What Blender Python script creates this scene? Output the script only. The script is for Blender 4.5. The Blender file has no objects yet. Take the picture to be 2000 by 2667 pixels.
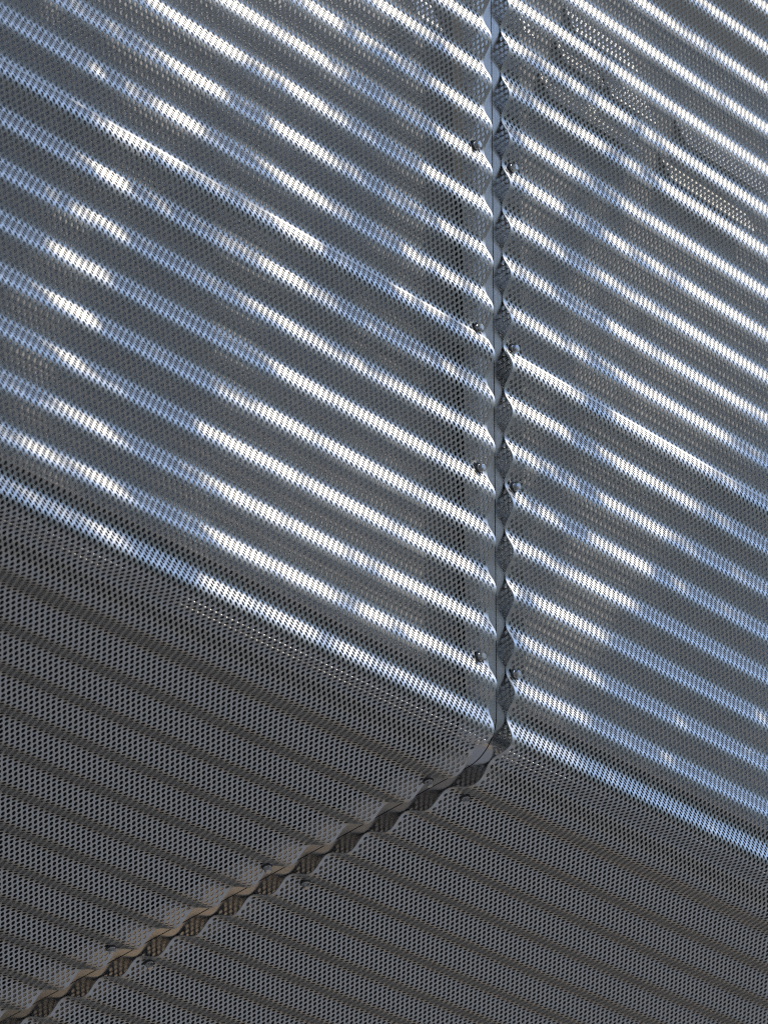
import bpy, bmesh, math, random
import numpy as np
from mathutils import Matrix, Vector

# ---------------------------------------------------------------- camera, sky, sun, exposure
S = 0.076                                   # metres in one corrugation pitch
scene = bpy.context.scene
col = scene.collection

FPX = 16164.0
CAM_POS = np.array([-101.49449, -60.78359, -35.71553])
cam_data = bpy.data.cameras.new("camera")
cam = bpy.data.objects.new("camera", cam_data)
col.objects.link(cam)
cam_data.sensor_fit = 'VERTICAL'
cam_data.sensor_height = 36.0
cam_data.sensor_width = 27.0
cam_data.lens = 36.0 * FPX / 2667.0
cam_data.clip_start = 0.1
cam_data.clip_end = 3000
ROT = (-1.01223281, 1.90280857, -0.0016533641)
Mz = Matrix.Rotation(ROT[0], 3, 'Z'); Mx = Matrix.Rotation(ROT[1], 3, 'X'); My = Matrix.Rotation(ROT[2], 3, 'Z')
Mc = Mz @ Mx @ My
CAM_ROT = np.array(Mc)
cam.matrix_world = Matrix.Translation(Vector(CAM_POS * S)) @ Mc.to_4x4()
cam_data.dof.use_dof = True
cam_data.dof.focus_distance = 126 * S
cam_data.dof.aperture_fstop = 11.0
scene.camera = cam

SUN_DIR = Vector((0.55, -0.37, 0.93)).normalized()      # towards the sun
sun_el = math.asin(SUN_DIR.z)
sun_rot = math.atan2(SUN_DIR.x, SUN_DIR.y)
world = bpy.data.worlds.new("World")
scene.world = world
world.use_nodes = True
wn = world.node_tree.nodes; wl = world.node_tree.links
wn.clear()
sky = wn.new('ShaderNodeTexSky'); sky.sky_type = 'NISHITA'; sky.sun_disc = False
sky.sun_elevation = sun_el; sky.sun_rotation = sun_rot
sky.air_density = 1.0; sky.dust_density = 0.25; sky.ozone_density = 1.6
bg = wn.new('ShaderNodeBackground'); bg.inputs['Strength'].default_value = 0.15
wo = wn.new('ShaderNodeOutputWorld')
wl.new(sky.outputs[0], bg.inputs['Color']); wl.new(bg.outputs[0], wo.inputs['Surface'])

sun_data = bpy.data.lights.new("sun", 'SUN')
sun_data.energy = 2.6; sun_data.angle = math.radians(0.53); sun_data.color = (1.0, 0.90, 0.76)
sun = bpy.data.objects.new("sun", sun_data); col.objects.link(sun)
sun.location = SUN_DIR * 60
sun.rotation_euler = (-SUN_DIR).to_track_quat('-Z', 'Y').to_euler()

scene.view_settings.view_transform = 'Standard'
scene.view_settings.look = 'None'
scene.view_settings.exposure = 1.05
scene.view_settings.gamma = 1.0
scene.view_settings.use_curve_mapping = False
scene.cycles.max_bounces = 10
scene.cycles.diffuse_bounces = 4
scene.cycles.glossy_bounces = 6
scene.cycles.use_denoising = False
scene.cycles.filter_width = 1.2
scene.cycles.sample_clamp_indirect = 2.5

# ---------------------------------------------------------------- materials
def new_mat(name):
    m = bpy.data.materials.new(name); m.use_nodes = True
    return m, m.node_tree.nodes, m.node_tree.links, m.node_tree.nodes['Principled BSDF']

def metal(name, base, rough, var=0.05, scale=6.0, bump=0.0, stretch=(1, 1, 1), metallic=1.0, var_col=0.04):
    m, n, l, b = new_mat(name)
    tc = n.new('ShaderNodeTexCoord'); mp = n.new('ShaderNodeMapping'); mp.inputs['Scale'].default_value = stretch
    l.new(tc.outputs['Object'], mp.inputs['Vector'])
    t = n.new('ShaderNodeTexNoise'); t.inputs['Scale'].default_value = scale; t.inputs['Detail'].default_value = 6
    l.new(mp.outputs['Vector'], t.inputs['Vector'])
    r = n.new('ShaderNodeMapRange'); r.inputs['From Min'].default_value = 0.25; r.inputs['From Max'].default_value = 0.75
    r.inputs['To Min'].default_value = rough - var; r.inputs['To Max'].default_value = rough + var
    l.new(t.outputs['Fac'], r.inputs['Value']); l.new(r.outputs['Result'], b.inputs['Roughness'])
    rc = n.new('ShaderNodeMix'); rc.data_type = 'RGBA'
    rc.inputs['A'].default_value = (*[c * (1 - var_col * 2) for c in base], 1); rc.inputs['B'].default_value = (*[c * (1 + var_col) for c in base], 1)
    l.new(t.outputs['Fac'], rc.inputs['Factor']); l.new(rc.outputs['Result'], b.inputs['Base Color'])
    b.inputs['Metallic'].default_value = metallic
    if bump:
        bp = n.new('ShaderNodeBump'); bp.inputs['Strength'].default_value = bump; bp.inputs['Distance'].default_value = 0.0015
        l.new(t.outputs['Fac'], bp.inputs['Height']); l.new(bp.outputs['Normal'], b.inputs['Normal'])
    return m

M_SHEET = metal('anodised_aluminium', (0.69, 0.695, 0.675), 0.40, 0.03, 9.0, 0.6, metallic=0.85)
M_RIM = metal('punched_edge', (0.42, 0.42, 0.42), 0.5, 0.03, 9.0, metallic=0.8)
M_STRIP = metal('polished_aluminium', (0.52, 0.52, 0.515), 0.21, 0.05, 30.0, 0.05, (14, 14, 0.6))
M_BACK = metal('liner_sheet', (0.64, 0.64, 0.65), 0.42, 0.05, 12.0, metallic=0.5)
M_DEEP = metal('insulation_facing', (0.30, 0.29, 0.28), 0.6, 0.05, 12.0, metallic=0.0)
M_DARK = metal('shade_blackout', (0.035, 0.035, 0.037), 0.8, 0.05, 5.0, metallic=0.0)
M_BOLT = metal('zinc_bolt', (0.75, 0.74, 0.72), 0.3, 0.06, 60.0)
M_WASHER = metal('rubber_washer', (0.05, 0.05, 0.05), 0.6, 0.05, 60.0, metallic=0.0)
M_GROUND = metal('asphalt', (0.112, 0.124, 0.148), 0.9, 0.05, 1.5, metallic=0.0, var_col=0.2)
M_TAN = metal('tan_reflection', (0.60, 0.45, 0.30), 0.85, 0.05, 1.5, metallic=0.0, var_col=0.2)
M_OLIVE = metal('ground_floor_wall', (0.115, 0.107, 0.092), 0.8, 0.05, 2.0, metallic=0.0, var_col=0.1)
M_PAVE = metal('pale_paving', (0.29, 0.225, 0.155), 0.85, 0.05, 1.5, metallic=0.0, var_col=0.2)
M_LEAF = metal('leaf', (0.06, 0.10, 0.03), 0.6, 0.05, 20.0, metallic=0.0, var_col=0.3)
M_BARK = metal('bark', (0.12, 0.09, 0.07), 0.9, 0.05, 20.0, metallic=0.0, var_col=0.3)

# ---------------------------------------------------------------- the corrugated section
TH = -0.314134                              # the soffit falls away inward
AMP = 0.10
RC = 1.10                                   # bend radius at the corner
ALPHA = math.pi / 2 + TH                    # turning angle of the bend
CT = RC * math.tan(ALPHA / 2)
T_S = np.array([math.cos(TH), math.sin(TH)])
Z1, S2, PS = 1.36, 1.14, 0.9703             # crest on the wall, first crest on the soffit, soffit pitch
UA = CT - 1.10; PHA = Z1 - 1.10             # end of the wall's regular phase
UB = RC * ALPHA + 0.98 - CT; PHB = 2 + (0.98 - S2) / PS

def phase0(u):
    a = Z1 - CT + u
    b = 2 + (CT + (u - RC * ALPHA) - S2) / PS
    L = UB - UA; t = np.clip((u - UA) / L, 0, 1)
    h = ((2*t**3 - 3*t**2 + 1) * PHA + (t**3 - 2*t**2 + t) * L * 1.0 + (-2*t**3 + 3*t**2) * PHB + (t**3 - t**2) * L / PS)
    return np.where(u < UA, a, np.where(u > UB, b, h))

# the fold is pressed a little towards the wall: shift the ribs round the corner
_us = np.linspace(-26, 19, 180001)
_p0 = phase0(_us)
_sh = np.interp(_p0, [-0.6, 0.2, 0.8, 1.25, 1.75, 2.25, 3.0], [0, 0, 0.06, 0.27, 0.25, 0.13, 0])
_k = np.hanning(4001); _k /= _k.sum()
_sh = np.convolve(np.pad(_sh, 2000, mode='edge'), _k, mode='valid')
_uk = _us - _sh
def phase(u):
    return np.interp(np.asarray(u, float), _uk, _p0)

def centre(u):
    u = np.asarray(u, float)
    ang = np.clip(u / RC, 0, ALPHA)
    # bend: centre of the arc lies inside the building
    y = np.where(u < 0, 0, RC * (1 - np.cos(ang)))
    z = np.where(u < 0, CT - u, CT - RC * np.sin(ang))
    e = np.maximum(u - RC * ALPHA, 0)
    y = y + e * T_S[0]; z = z + e * T_S[1]
    ny = -np.cos(ang); nz = -np.sin(ang)
    return y, z, ny, nz

def section(u, off=0.0):
    """y, z and outward normal of the sheet at path position u."""
    def raw(q):
        y, z, ny, nz = centre(q)
        f = phase(q)
        a = AMP * (1 + 0.18 * np.exp(-((f - 1.5) / 0.35) ** 2)) * np.cos(2 * math.pi * f)
        return y + ny * a, z + nz * a
    y, z = raw(u)
    e = 1e-4
    y1, z1 = raw(u + e); y0, z0 = raw(u - e)
    ty, tz = y1 - y0, z1 - z0
    l = np.hypot(ty, tz); ty, tz = ty / l, tz / l
    ny, nz = tz, -ty                        # tangent runs down, outward is -Y
    return y + ny * off, z + nz * off, ny, nz

# arc length table
_u = np.linspace(-24, 17, 160001)
_y, _z, _, _ = section(_u)
_arc = np.concatenate([[0], np.cumsum(np.hypot(np.diff(_y), np.diff(_z)))])
_arc -= np.interp(CT - Z1, _u, _arc)        # zero on crest 1
def arc_of(u): return np.interp(u, _u, _arc)
def u_of(a): return np.interp(a, _arc, _u)
ROW = (arc_of(CT - Z1) - arc_of(CT - Z1 - 1)) / 12.0
WX = 2 * ROW                                # columns: 45 degree stagger
RH = 0.0485

def project(X, Y, Z):
    P = np.stack([X, Y, Z], -1) - CAM_POS
    q = P @ CAM_ROT
    return 1000 + FPX * q[..., 0] / -q[..., 2], 1333.5 - FPX * q[..., 1] / -q[..., 2]

def in_view(x, y, z, m=170):
    px, py = project(x, y, z)
    return (px > -m) & (px < 2000 + m) & (py > -m) & (py < 2667 + m)

def raw_mesh(name, verts, faces_list, normals, mat, rim=None):
    """faces_list: list of integer arrays (n,k)."""
    me = bpy.data.meshes.new(name)
    nv = len(verts)
    loops = np.concatenate([f.ravel() for f in faces_list]).astype(np.int32)
    tot = np.concatenate([np.full(len(f), f.shape[1], np.int32) for f in faces_list])
    start = np.concatenate([[0], np.cumsum(tot)[:-1]]).astype(np.int32)
    me.vertices.add(nv); me.vertices.foreach_set('co', (verts * S).astype(np.float32).ravel())
    me.loops.add(len(loops)); me.loops.foreach_set('vertex_index', loops)
    me.polygons.add(len(tot)); me.polygons.foreach_set('loop_start', start)
    me.update(calc_edges=True)
    me.validate()
    me.polygons.foreach_set('use_smooth', np.ones(len(me.polygons), bool))
    if normals is not None:
        me.normals_split_custom_set_from_vertices(normals.astype(np.float32))
    me.materials.append(mat)
    if rim:
        me.materials.append(M_RIM)
        mi = np.zeros(len(me.polygons), np.int32); mi[rim[0]:rim[1]] = 1
        me.polygons.foreach_set('material_index', mi)
    return me

def perforated(name, x_edge, sign, a_top, a_bot, off_fn, open_top=True, thick=0.016, dx=0.0, curl=None):
    """A perforated sheet that runs from x_edge away in direction sign, rows between arc lengths a_top..a_bot."""
    nrow = int(math.floor((a_bot - a_top) / ROW))
    margin = 0.045
    rows = np.arange(nrow + 1)
    V = []; Nn = []; F4 = []; F3 = []
    cnt = 0
    ncol = 140
    C_x = []; C_a = []
    fills = []
    for r in rows:
        a = a_top + r * ROW
        y, z, _, _ = section(u_of(a))
        k = np.arange(ncol)
        x = x_edge + sign * (margin + WX * 0.5 + k * WX + (WX * 0.5 if r % 2 else 0))
        ok = in_view(x, np.full(ncol, float(y)), np.full(ncol, float(z)))
        if r == 0 or r == nrow:
            continue
        if not ok.any(): continue
        ks = np.nonzero(ok)[0]; 
        sl = slice(ks.min(), ks.max() + 1)
        C_x.append(x[sl]); C_a.append(np.full(len(x[sl]), a))
        if ks.min() == 0:
            fills.append((r, a))
    cx = np.concatenate(C_x); ca = np.concatenate(C_a); n = len(cx)
    hw = WX / 2; hh = ROW
    ox = np.array([1, .5, 0, -.5, -1, -.5, 0, .5]) * hw
    oa = np.array([0, .5, 1, .5, 0, -.5, -1, -.5]) * hh
    ang = np.arange(8) * math.pi / 4
    ix = np.cos(ang) * RH * 1.03; ia = np.sin(ang) * RH * 1.03
    def surf(x, a, inner=0.0):
        u = u_of(a)
        o = off_fn(x, a)
        y, z, ny, nz = section(u, 0.0)
        o = o - inner
        return np.stack([x, y + ny * o, z + nz * o], -1), np.stack([np.zeros_like(ny), ny, nz], -1)
    po, no = surf((cx[:, None] + ox).ravel(), (ca[:, None] + oa).ravel())
    pi_, ni = surf((cx[:, None] + ix).ravel(), (ca[:, None] + ia).ravel())
    pb, _ = surf((cx[:, None] + ix).ravel(), (ca[:, None] + ia).ravel(), thick)
    # radial normals for the hole's wall
    ctr = pi_.reshape(n, 8, 3).mean(1, keepdims=True)
    rad = (ctr - pi_.reshape(n, 8, 3)); rad /= np.linalg.norm(rad, axis=-1, keepdims=True)
    rad = rad.reshape(-1, 3)
    verts = np.concatenate([po, pi_, pi_, pb]); norms = np.concatenate([no, ni, rad, rad])
    base = (np.arange(n) * 8)[:, None]; j = np.arange(8); j2 = (j + 1) % 8
    N8 = n * 8
    top = np.stack([base + j, base + j2, N8 + base + j2, N8 + base + j], -1).reshape(-1, 4)
    wall = np.stack([2*N8 + base + j, 2*N8 + base + j2, 3*N8 + base + j2, 3*N8 + base + j], -1).reshape(-1, 4)
    quads = [top, wall]; tris = []
    vs = [verts]; ns = [norms]; off = len(verts)
    def add_poly(x, a, inner=0.0, nrm=None):
        nonlocal off
        p, nn = surf(np.asarray(x, float), np.asarray(a, float), np.asarray(inner, float) if np.ndim(inner) else inner)
        vs.append(p); ns.append(nn if nrm is None else np.tile(nrm, (len(p), 1)))
        i = np.arange(off, off + len(p)); off += len(p)
        return i
    x0 = x_edge + sign * margin
    for r, a in fills:
        if r % 2:                            # triangle beside an odd row
            i = add_poly([x0, x0 + sign*hw*.5, x0 + sign*hw, x0 + sign*hw*.5, x0, x0], [a-hh, a-hh*.5, a, a+hh*.5, a+hh, a])
            tris += [[i[0], i[1], i[5]], [i[1], i[2], i[5]], [i[2], i[3], i[5]], [i[3], i[4], i[5]]]
    aa = np.array(sorted({round(f[1], 6) for f in fills} | {round(f[1] - hh, 6) for f in fills} | {round(f[1] + hh, 6) for f in fills}))
    if len(aa):
        e = len(aa)
        iA = add_poly(np.full(e, x0), aa); iB = add_poly(np.full(e, x_edge), aa)
        iC = add_poly(np.full(e, x_edge), aa, 0.0, np.array([-sign, 0, 0])); iD = add_poly(np.full(e, x_edge), aa, thick, np.array([-sign, 0, 0]))
        quads.append(np.stack([iA[:-1], iA[1:], iB[1:], iB[:-1]], -1))
        quads.append(np.stack([iC[:-1], iC[1:], iD[1:], iD[:-1]], -1))
    # first and last rows: fill the saw tooth and close with a straight cut edge
    for r in (1, nrow - 1):
        a = a_top + r * ROW; sgn = -1 if r == 1 else 1
        y, z, _, _ = section(u_of(a))
        k = np.arange(ncol); x = x_edge + sign * (margin + WX * 0.5 + k * WX + (WX * 0.5 if r % 2 else 0))
        ok = in_view(x, np.full(ncol, float(y)), np.full(ncol, float(z)))
        if not ok.any(): continue
        ks = np.nonzero(ok)[0]; xs = x[ks.min():ks.max() + 1]
        ae = a + sgn * hh
        for xc in xs:
            i = add_poly([xc, xc + hw*.5, xc + hw, xc + 2*hw - hw*.5, xc + 2*hw], [ae, a + sgn*hh*.5, a, a + sgn*hh*.5, ae])
            tris += [[i[0], i[1], i[4]], [i[1], i[2], i[3]], [i[1], i[3], i[4]]]
        g = np.concatenate([[xs[0] - hw], xs, [xs[-1] + 2*hw]]); e = len(g)
        nrm = np.array([0, 0, 1.0 if sgn < 0 else -1.0])
        iA = add_poly(g, np.full(e, ae)); iB = add_poly(g, np.full(e, ae + sgn * 0.02))
        iC = add_poly(g, np.full(e, ae + sgn * 0.02), 0.0, nrm); iD = add_poly(g, np.full(e, ae + sgn * 0.02), thick, nrm)
        quads.append(np.stack([iA[:-1], iA[1:], iB[1:], iB[:-1]], -1))
        quads.append(np.stack([iC[:-1], iC[1:], iD[1:], iD[:-1]], -1))
    V = np.concatenate(vs); N = np.concatenate(ns)
    fl = [np.concatenate(quads)]
    if tris: fl.append(np.array(tris))
    out = []
    for f in fl:                             # keep every face on the side its normals point to
        gn = np.cross(V[f[:, 1]] - V[f[:, 0]], V[f[:, 2]] - V[f[:, 0]])
        flip = (gn * N[f].mean(1)).sum(-1) < 0
        f = f.copy(); f[flip] = f[flip][:, ::-1]
        out.append(f)
    fl = out
    me = raw_mesh(name, V, fl, N, M_SHEET, (n * 8, n * 16))
    print(name, n, 'holes')
    return me

def link(name, me, parent=None, **props):
    o = bpy.data.objects.new(name, me); col.objects.link(o)
    if parent: o.parent = parent
    for k, v in props.items(): o[k] = v
    return o

def bm_obj(name, bm, mat, parent=None, smooth=False, **props):
    me = bpy.data.meshes.new(name); bm.normal_update(); bm.to_mesh(me); bm.free()
    me.materials.append(mat)
    if smooth: me.polygons.foreach_set('use_smooth', [True] * len(me.polygons))
    return link(name, me, parent, **props)

def sheet_bm(bm, pts_front, thick_vec):
    """closed slab from a strip of quads: pts_front = list of (left,right) pairs, extruded by thick_vec per pair."""
    rows = []
    for (a, b), t in zip(pts_front, thick_vec):
        a, b, t = Vector(a), Vector(b), Vector(t)
        rows.append([bm.verts.new(p * S) for p in (a, b, b + t, a + t)])
    for r0, r1 in zip(rows[:-1], rows[1:]):
        for i in range(4):
            bm.faces.new((r0[i], r0[(i + 1) % 4], r1[(i + 1) % 4], r1[i]))
    bm.faces.new(rows[0][::-1]); bm.faces.new(rows[-1])
    bmesh.ops.recalc_face_normals(bm, faces=bm.faces)

def box(bm, lo, hi):
    r = bmesh.ops.create_cube(bm, size=1.0)
    lo, hi = Vector(lo) * S, Vector(hi) * S
    for v in r['verts']:
        v.co = Vector((lo[i] + (v.co[i] + .5) * (hi[i] - lo[i]) for i in range(3)))

# ---------------------------------------------------------------- ground and the wall behind the skin
GZ = -57.0
bm = bmesh.new(); bmesh.ops.create_grid(bm, x_segments=1, y_segments=1, size=400)
for v in bm.verts: v.co.z = GZ * S
bm_obj('ground', bm, M_GROUND, kind='structure')
bm = bmesh.new(); box(bm, (-300, 20, GZ - 3), (500, 29.9, GZ + .3))  # added unseen ground strip, near black to darken the seam strip's reflection
bm_obj('dark_reflect_strip', bm, M_DARK, kind='structure')
bm = bmesh.new(); box(bm, (-500, -168, GZ - 3), (900, -62, GZ + 1.5))
bm_obj('pavement', bm, M_PAVE, kind='structure')

# the building across the street, seen only as a reflection in the metal
bld = bpy.data.objects.new('apartment_building', None); col.objects.link(bld)
bld.location = (60 * S, -170 * S, GZ * S)
bld['label'] = 'grey apartment block across the street, mirrored in the metal'; bld['category'] = 'building'
BX0, BX1, BY0, BY1, BZ1 = -500, 900, -420, -170, 158
M_CONC = metal('render_coat', (0.50, 0.42, 0.33), 0.85, 0.05, 1.0, metallic=0.0, var_col=0.1)
M_GLASS = metal('window_glass', (0.04, 0.05, 0.06), 0.08, 0.02, 1.0, metallic=0.0)
def part(name, lo, hi, mat, parent):
    bm = bmesh.new(); box(bm, lo, hi)
    o = bm_obj(name, bm, mat, parent); o.location = -Vector((60, -170, GZ)) * S
    return o
part('wall', (BX0, BY0, GZ), (BX1, BY1, BZ1), M_CONC, bld)
part('roof', (BX0 - 6, BY0 - 6, BZ1), (BX1 + 6, BY1 + 6, BZ1 + 5), M_CONC, bld)
for fl in range(4):
    for k in range(33):
        x = BX0 + 14 + k * 41; z = GZ + 12 + fl * 42
        w = part('window', (x, BY1 - 2, z), (x + 18, BY1 + 1.2, z + 24), M_GLASS, bld)

X_L, X_R = -30, 26
bm = bmesh.new()
def path_pts(off, us):
    out = []
    for u in us:
        y, z, ny, nz = centre(u)
        out.append((float(y - ny * off), float(z - nz * off), float(ny), float(nz)))
    return out
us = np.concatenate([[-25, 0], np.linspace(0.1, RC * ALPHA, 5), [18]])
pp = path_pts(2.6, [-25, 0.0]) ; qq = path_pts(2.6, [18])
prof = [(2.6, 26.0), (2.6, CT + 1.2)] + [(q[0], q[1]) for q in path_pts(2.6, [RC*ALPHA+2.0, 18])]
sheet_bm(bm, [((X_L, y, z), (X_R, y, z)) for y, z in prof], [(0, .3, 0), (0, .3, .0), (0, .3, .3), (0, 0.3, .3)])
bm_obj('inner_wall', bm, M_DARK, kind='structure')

us = np.linspace(CT - 1.24, 17, 40)  # added near-black sheets: stand in for the unlit void, keep sun off
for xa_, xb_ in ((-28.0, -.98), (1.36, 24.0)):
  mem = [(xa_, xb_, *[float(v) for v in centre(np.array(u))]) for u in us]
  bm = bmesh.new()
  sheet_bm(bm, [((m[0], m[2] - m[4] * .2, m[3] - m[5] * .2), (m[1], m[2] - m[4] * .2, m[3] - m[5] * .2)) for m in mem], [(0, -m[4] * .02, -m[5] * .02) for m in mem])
  bm_obj('shade_blackout', bm, M_DARK, kind='structure')
bm = bmesh.new(); box(bm, (-300, 30, GZ), (500, 36, -4.5))
bm_obj('recessed_wall', bm, M_OLIVE, kind='structure')
tan_panel = bpy.data.objects.new('tan_reflector', None); col.objects.link(tan_panel)  # added unseen boards, tan for the reflection in the seam strip
tan_panel['label'] = 'added tan boards under the overhang, unseen, for the tan reflection in the seam strip'; tan_panel['category'] = 'tan_panel'
tan_panel.location = Vector((60, 29.9, GZ)) * S
for k in range(8):
    bm = bmesh.new(); box(bm, (49 + k * 3, 29.0, GZ + .5), (51.85 + k * 3, 29.95, GZ + 30))
    o = bm_obj('board', bm, M_TAN, tan_panel); o.location = -Vector((60, 29.9, GZ)) * S

# ---------------------------------------------------------------- lap of the sheets
A_LAP = arc_of(CT - (Z1 + 7))               # crest where the lower sheets lap over the upper ones
lap_top = A_LAP - ROW * 4.5
lap_bot = A_LAP + ROW * 2.5
def off_up(x, a): return np.zeros_like(a)
def off_lo(x, a): return 0.006 + 0.022 * np.exp(-np.maximum(a - lap_top, 0) / 1.5)
A_TOP = arc_of(-21.6); A_END = arc_of(15.5)
XE_L, XE_R = -0.165, 0.535
panels = {}
for key, xe, sg in (('l', XE_L, -1), ('r', XE_R, 1)):
    panels[key + 'u'] = link('perforated_panel', perforated('perforated_panel', xe, sg, A_TOP, lap_bot, off_up))
    panels[key + 'd'] = link('perforated_panel', perforated('perforated_panel', xe, sg, lap_top, A_END, off_lo))
lab = {
    'lu': 'upper perforated corrugated metal sheet left of the vertical seam, blue and white lit ribs',
    'ld': 'lower perforated corrugated sheet left of the seam, bending round into the dark underside',
    'ru': 'upper perforated corrugated metal sheet right of the vertical seam, with bright dotted patches',
    'rd': 'lower perforated corrugated sheet right of the seam, bending round into the dark underside'}
for k, o in panels.items():
    o['label'] = lab[k]; o['category'] = 'metal panel'; o['group'] = 'perforated corrugated metal panels'

# ---------------------------------------------------------------- the two strips behind the seam
def strip(name, x0, x1, label):
    bm = bmesh.new()
    us = np.concatenate([np.linspace(-22, -1, 2), np.linspace(-.9, RC * ALPHA + .9, 34), [15.5]])
    d = 0.120
    f = []; t = []
    for u in us:
        y, z, ny, nz = centre(u)
        d = 0.120 + 0.022 * math.exp(-((float(u) - 0.55) / 0.6) ** 2)
        f.append(((x0, y - ny * d, z - nz * d), (x1, y - ny * d, z - nz * d))); t.append((0, -ny * .03, -nz * .03))
    sheet_bm(bm, f, t)
    return bm_obj(name, bm, M_STRIP, label=label, category='metal strip', group='flat strips behind the seam')
strip('backing_strip', -0.97, 0.168, 'flat shiny metal strip left of the thin black joint line in the seam')
strip('backing_strip', 0.205, 1.35, 'flat shiny metal strip right of the thin black joint line, mirroring the perforated sheet')

# ---------------------------------------------------------------- liner sheets seen through the holes
def liner(x0, x1, z0, z1, d, label):
    bm = bmesh.new(); box(bm, (x0, d, z0), (x1, d + .03, z1))
    return bm_obj('liner_sheet', bm, M_BACK, label=label, category='liner sheet', group='liner sheets behind the perforated skin')
ZL = Z1 + 7
liner(-28, -9.6, 1.25, 24, .46, 'grey liner sheet far behind the left end of the perforated skin')
liner(-10.2, -.55, 1.25, 24, .62, 'grey liner sheet set deeper, behind the left perforated skin up to the seam')
liner(1.45, 24, 1.25, 18.9, .46, 'grey liner sheet behind the right perforated skin')
M_GLINT = metal('glint_plate', (0.88, 0.88, 0.87), 0.4, 0.04, 12.0, metallic=0.3)  # added plates, bright and tilted to catch sun for the dotted patches
def plane_hit(px, py, yy):
    d = CAM_ROT @ np.array([(px - 1000) / FPX, -(py - 1333.5) / FPX, -1.0])
    q = CAM_POS + d * ((yy - CAM_POS[1]) / d[1])
    return float(q[0]), float(q[2])
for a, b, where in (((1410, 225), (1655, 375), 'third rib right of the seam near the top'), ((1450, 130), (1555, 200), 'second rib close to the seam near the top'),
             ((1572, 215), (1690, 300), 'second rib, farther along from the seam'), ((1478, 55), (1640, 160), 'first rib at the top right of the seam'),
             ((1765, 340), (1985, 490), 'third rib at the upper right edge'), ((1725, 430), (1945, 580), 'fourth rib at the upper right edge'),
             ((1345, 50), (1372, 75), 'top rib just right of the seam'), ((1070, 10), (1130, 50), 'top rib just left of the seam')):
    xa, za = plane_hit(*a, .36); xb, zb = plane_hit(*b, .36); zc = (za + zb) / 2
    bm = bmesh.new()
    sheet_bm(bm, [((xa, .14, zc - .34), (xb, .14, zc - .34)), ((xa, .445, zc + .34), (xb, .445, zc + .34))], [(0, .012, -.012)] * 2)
    bm_obj('glint_reflector', bm, M_GLINT, label='added bright plate for the sunlit dots in holes of the ' + where, category='added plate', group='added tilted plates behind the perforated skin')
# ---------------------------------------------------------------- bolts
def bolt_mesh():
    bm = bmesh.new()
    r = 0.076
    prof = [(r * 1.12, 0.0), (r * 1.12, 0.02), (r, 0.03), (r, .105), (r * .8, .128), (0, .13)]
    rings = []
    for k, (rr, h) in enumerate(prof[:-1]):
        ring = []
        for i in range(12):
            a = i * math.pi / 6
            q = rr
            if k >= 2: q = rr * (1.0 if i % 2 == 0 else math.cos(math.pi / 6))
            ring.append(bm.verts.new(Vector((math.cos(a) * q, math.sin(a) * q, h)) * S))
        rings.append(ring)
    for a, b in zip(rings[:-1], rings[1:]):
        for i in range(12): bm.faces.new((a[i], a[(i+1) % 12], b[(i+1) % 12], b[i]))
    bm.faces.new(rings[-1])
    bm.normal_update()
    me = bpy.data.meshes.new('bolt'); bm.to_mesh(me); bm.free(); me.materials.append(M_BOLT)
    return me
def washer_mesh():
    bm = bmesh.new()
    r = bmesh.ops.create_cone(bm, cap_ends=True, segments=16, radius1=.125 * S, radius2=.115 * S, depth=.03 * S)
    me = bpy.data.meshes.new('washer'); bm.to_mesh(me); bm.free(); me.materials.append(M_WASHER)
    return me
BOLT, WASH = bolt_mesh(), washer_mesh()
_sx, _sy = None, None
valley_u = u_of(np.array([0.]))
uu = np.linspace(-22, 15, 40000); ph = phase(uu)
vall = [float(np.interp(k + .5, ph, uu)) for k in range(-21, 14)]
vall_pts = [(u,) + tuple(float(v) for v in section(np.array(u))) for u in vall]
def place_bolt(px, py, side):
    best = None
    for (u, y, z, ny, nz) in vall_pts:
        for x in np.linspace(-1.6, 1.8, 341):
            qx, qy = project(np.float64(x), y + ny * .08, z + nz * .08)
            e = math.hypot(qx - px, qy - py)
            if best is None or e < best[0]: best = (e, u, x, y, z, ny, nz)
    e, u, x, y, z, ny, nz = best
    par = panels[side + ('u' if arc_of(u) < A_LAP + ROW * 3 else 'd')]
    o = float((off_up if par in (panels['lu'], panels['ru']) else off_lo)(0, np.array(arc_of(u))))
    zax = Vector((0, ny, nz)); xax = Vector((1, 0, 0)); yax = zax.cross(xax)
    rot = Matrix((xax, yax, zax)).transposed().to_4x4()
    rot = rot @ Matrix.Rotation(random.uniform(0, 1), 4, 'Z')
    b = link('bolt', BOLT, par); b.matrix_world = Matrix.Translation(Vector((x, y + ny * (o + .02), z + nz * (o + .02))) * S) @ rot
    w = link('washer', WASH, b); w.location = (0, 0, -.006 * S)
    print('bolt', px, py, 'err', round(e, 1), 'phase', round(float(phase(u)), 2), 'x', round(float(x), 2))
random.seed(3)
for px, py in ((1240, 383), (1243.5, 864), (1247, 1229), (1252.4, 1711.7), (1126, 2019.5), (707.6, 2239.7), (297.5, 2461.6)):
    place_bolt(px, py, 'l')
for px, py in ((1335, 441), (1337.5, 914.6), (1339, 1277.8), (1344.7, 1757), (1223, 2063), (806.7, 2281.9), (396.6, 2499.6)):
    place_bolt(px, py, 'r')

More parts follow.
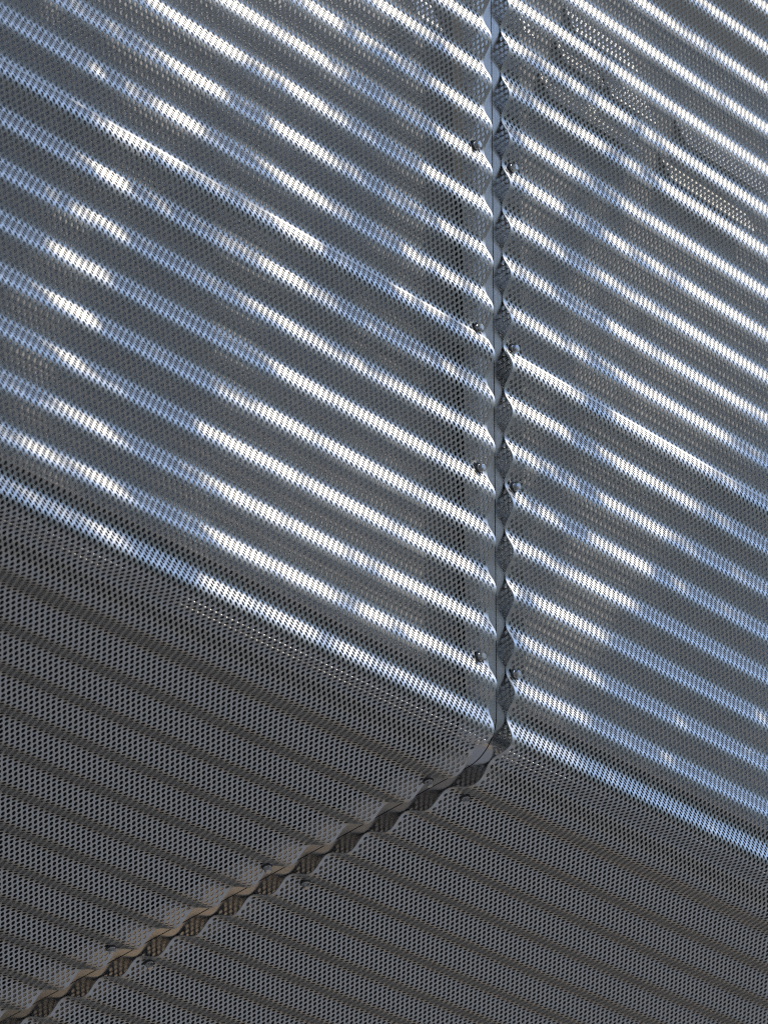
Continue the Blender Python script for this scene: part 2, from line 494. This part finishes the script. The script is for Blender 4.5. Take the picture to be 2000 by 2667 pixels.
# ---------------------------------------------------------------- the tree in front of the wall, out of frame, that shades it
def facade_hit(px, py):
    d = CAM_ROT @ np.array([(px - 1000) / FPX, -(py - 1333.5) / FPX, -1.0])
    t = -CAM_POS[1] / d[1]
    q = CAM_POS + d * t
    return q[0], q[2]
SHADE = [
 [(-150,-150),(330,-60),(395,125),(430,290),(300,300),(225,310),(175,385),(150,500),(112,640),(130,770),(150,900),(85,985),(40,1115),(-150,1050)],
 [(-150,1180),(60,1230),(225,1375),(150,1450),(-150,1400)],
 [(590,150),(700,200),(695,480),(690,640),(620,740),(650,850),(735,960),(560,1050),(500,1150),(500,1340),(440,1490),(335,1430),(385,1290),(400,1150),(290,1050),(240,880),(300,740),(345,620),(345,500),(500,450),(500,330),(575,260)],
 [(930,60),(1150,130),(1130,330),(1010,330),(1090,560),(1000,640),(1060,830),(1060,960),(840,850),(850,700),(890,560),(900,420),(900,250)],
 [(1480,480),(1560,440),(1700,420),(1730,470),(1650,480),(1610,560),(1570,640),(1530,760),(1560,860),(1570,1130),(1550,1280),(1500,1380),(1500,1480),(1480,1480),(1450,1350),(1470,1250),(1520,1100),(1490,850),(1420,690),(1470,600)],
 [(1310,330),(1345,340),(1360,500),(1345,580),(1310,560)],
 [(1940,1100),(2150,1150),(2150,2400),(1700,2150),(1480,2030),(1520,1960),(1560,1800),(1600,1700),(1650,1620),(1710,1530),(1720,1480),(1840,1320),(1890,1250)],
]
def inside(poly, x, y):
    r = False; n = len(poly); j = n - 1
    for i in range(n):
        (xi, yi), (xj, yj) = poly[i], poly[j]
        if (yi > y) != (yj > y) and x < (xj - xi) * (y - yi) / (yj - yi) + xi: r = not r
        j = i
    return r
rng = random.Random(11)
L = SUN_DIR / (-SUN_DIR.y)
tree = bpy.data.objects.new('leafy_tree', None); col.objects.link(tree)
TB = Vector((12, -27, GZ))
tree.location = TB * S
tree['label'] = 'leafy tree standing in front of the wall, its crown throwing dappled shade'; tree['category'] = 'tree'
lv, lf = [], []
def leaf(c, size):
    a = Vector((rng.gauss(0, 1), rng.gauss(0, 1), rng.gauss(0, 1))).normalized()
    nrm = (SUN_DIR + 0.9 * Vector((rng.gauss(0, 1), rng.gauss(0, 1), rng.gauss(0, 1)))).normalized()
    a = (a - nrm * a.dot(nrm)).normalized(); b = nrm.cross(a)
    o = len(lv)
    for p, q, h in ((-1, 0, 0), (-.2, .45, .08), (.5, .33, .05), (1, 0, -.1), (.5, -.33, .05), (-.2, -.45, .08)):
        lv.append((c + (a * p + b * q) * size + nrm * h * size - TB) * S)
    lf.append((o, o + 1, o + 2, o + 3)); lf.append((o, o + 3, o + 4, o + 5))
clusters = []
def lam(x, z): return 46 + 10 * math.sin(x * .31 + 1.3) * math.cos(z * .37)
for poly in SHADE:
    pw = [facade_hit(*p) for p in poly]
    xs = [p[0] for p in pw]; zs = [p[1] for p in pw]
    ar = abs(sum(pw[i-1][0] * pw[i][1] - pw[i][0] * pw[i-1][1] for i in range(len(pw)))) / 2
    n = int(ar * 11); k = 0
    while k < n:
        x, z = rng.uniform(min(xs), max(xs)), rng.uniform(min(zs), max(zs))
        if inside(pw, x, z):
            k += 1
            t = 17 + 4 * math.sin(x * .35 + 1) * math.cos(z * .4) + rng.gauss(0, 1.2)
            x += rng.gauss(0, .3); z += rng.gauss(0, .3)
            if rng.random() < .35 * (1 + math.sin(x * 1.9 + 1.3 * z) * math.cos(z * 1.4 - x)): continue
            c = Vector((x, 0, z)) + L * t
            leaf(c, rng.uniform(.35, .6))
            if k % 70 == 0: clusters.append(c)
for k in range(26):                         # stray sprigs between the dense parts
    px, py = rng.uniform(-50, 2050), rng.uniform(-50, 1900)
    x, z = facade_hit(px, py)
    for q in range(rng.randint(4, 9)):
        leaf(Vector((x + rng.gauss(0, .7), 0, z + rng.gauss(0, .5))) + L * (17 + rng.gauss(0, 1)), rng.uniform(.3, .5))
for k in range(5000):                       # the rest of the crown, whose shade falls beside the picture
    v = Vector((rng.gauss(0, 1), rng.gauss(0, .5), rng.gauss(0, .6))); v = v * (rng.random() ** .4 / max(v.length, .2))
    c = Vector((4, -28, 72)) + Vector((v.x * 18, v.y * 9, v.z * 14))
    tt = c.y / L.y
    hx, hz = c.x - L.x * tt, c.z - L.z * tt
    px, py = project(np.float64(hx), np.float64(0), np.float64(hz))
    if -350 < px < 2350 and -350 < py < 3000: continue
    leaf(c, rng.uniform(.4, .8))
    if k % 250 == 0: clusters.append(c)
me = bpy.data.meshes.new('crown'); me.from_pydata([tuple(v) for v in lv], [], lf); me.materials.append(M_LEAF)
link('crown', me, tree)
bm = bmesh.new()
def limb(p, q, r0, r1, sag=0):
    rings = []; d = (q - p).normalized(); s_ = d.orthogonal().normalized(); w = d.cross(s_)
    for i in range(6):
        f = i / 5; c = p.lerp(q, f) + Vector((0, 0, sag * math.sin(math.pi * f)))
        r = r0 + (r1 - r0) * f
        rings.append([bm.verts.new((c + (s_ * math.cos(a * math.pi / 4) + w * math.sin(a * math.pi / 4)) * r - TB) * S) for a in range(8)])
    for a, b in zip(rings[:-1], rings[1:]):
        for i in range(8): bm.faces.new((a[i], a[(i+1) % 8], b[(i+1) % 8], b[i]))
fork = Vector((12, -27, 44))
limb(TB, fork, 3.2, 2.2)
tips = []
for i, q in enumerate((Vector((24, -24, 54)), Vector((16, -20, 66)), Vector((2, -28, 74)), Vector((-8, -30, 64)))):
    limb(fork, q, 1.3, .5, 2); tips.append(q)
for c in clusters:
    q = min(tips, key=lambda v: (v - c).length); limb(q, c, .16, .05, .8)
bm_obj('trunk', bm, M_BARK, tree, smooth=True)
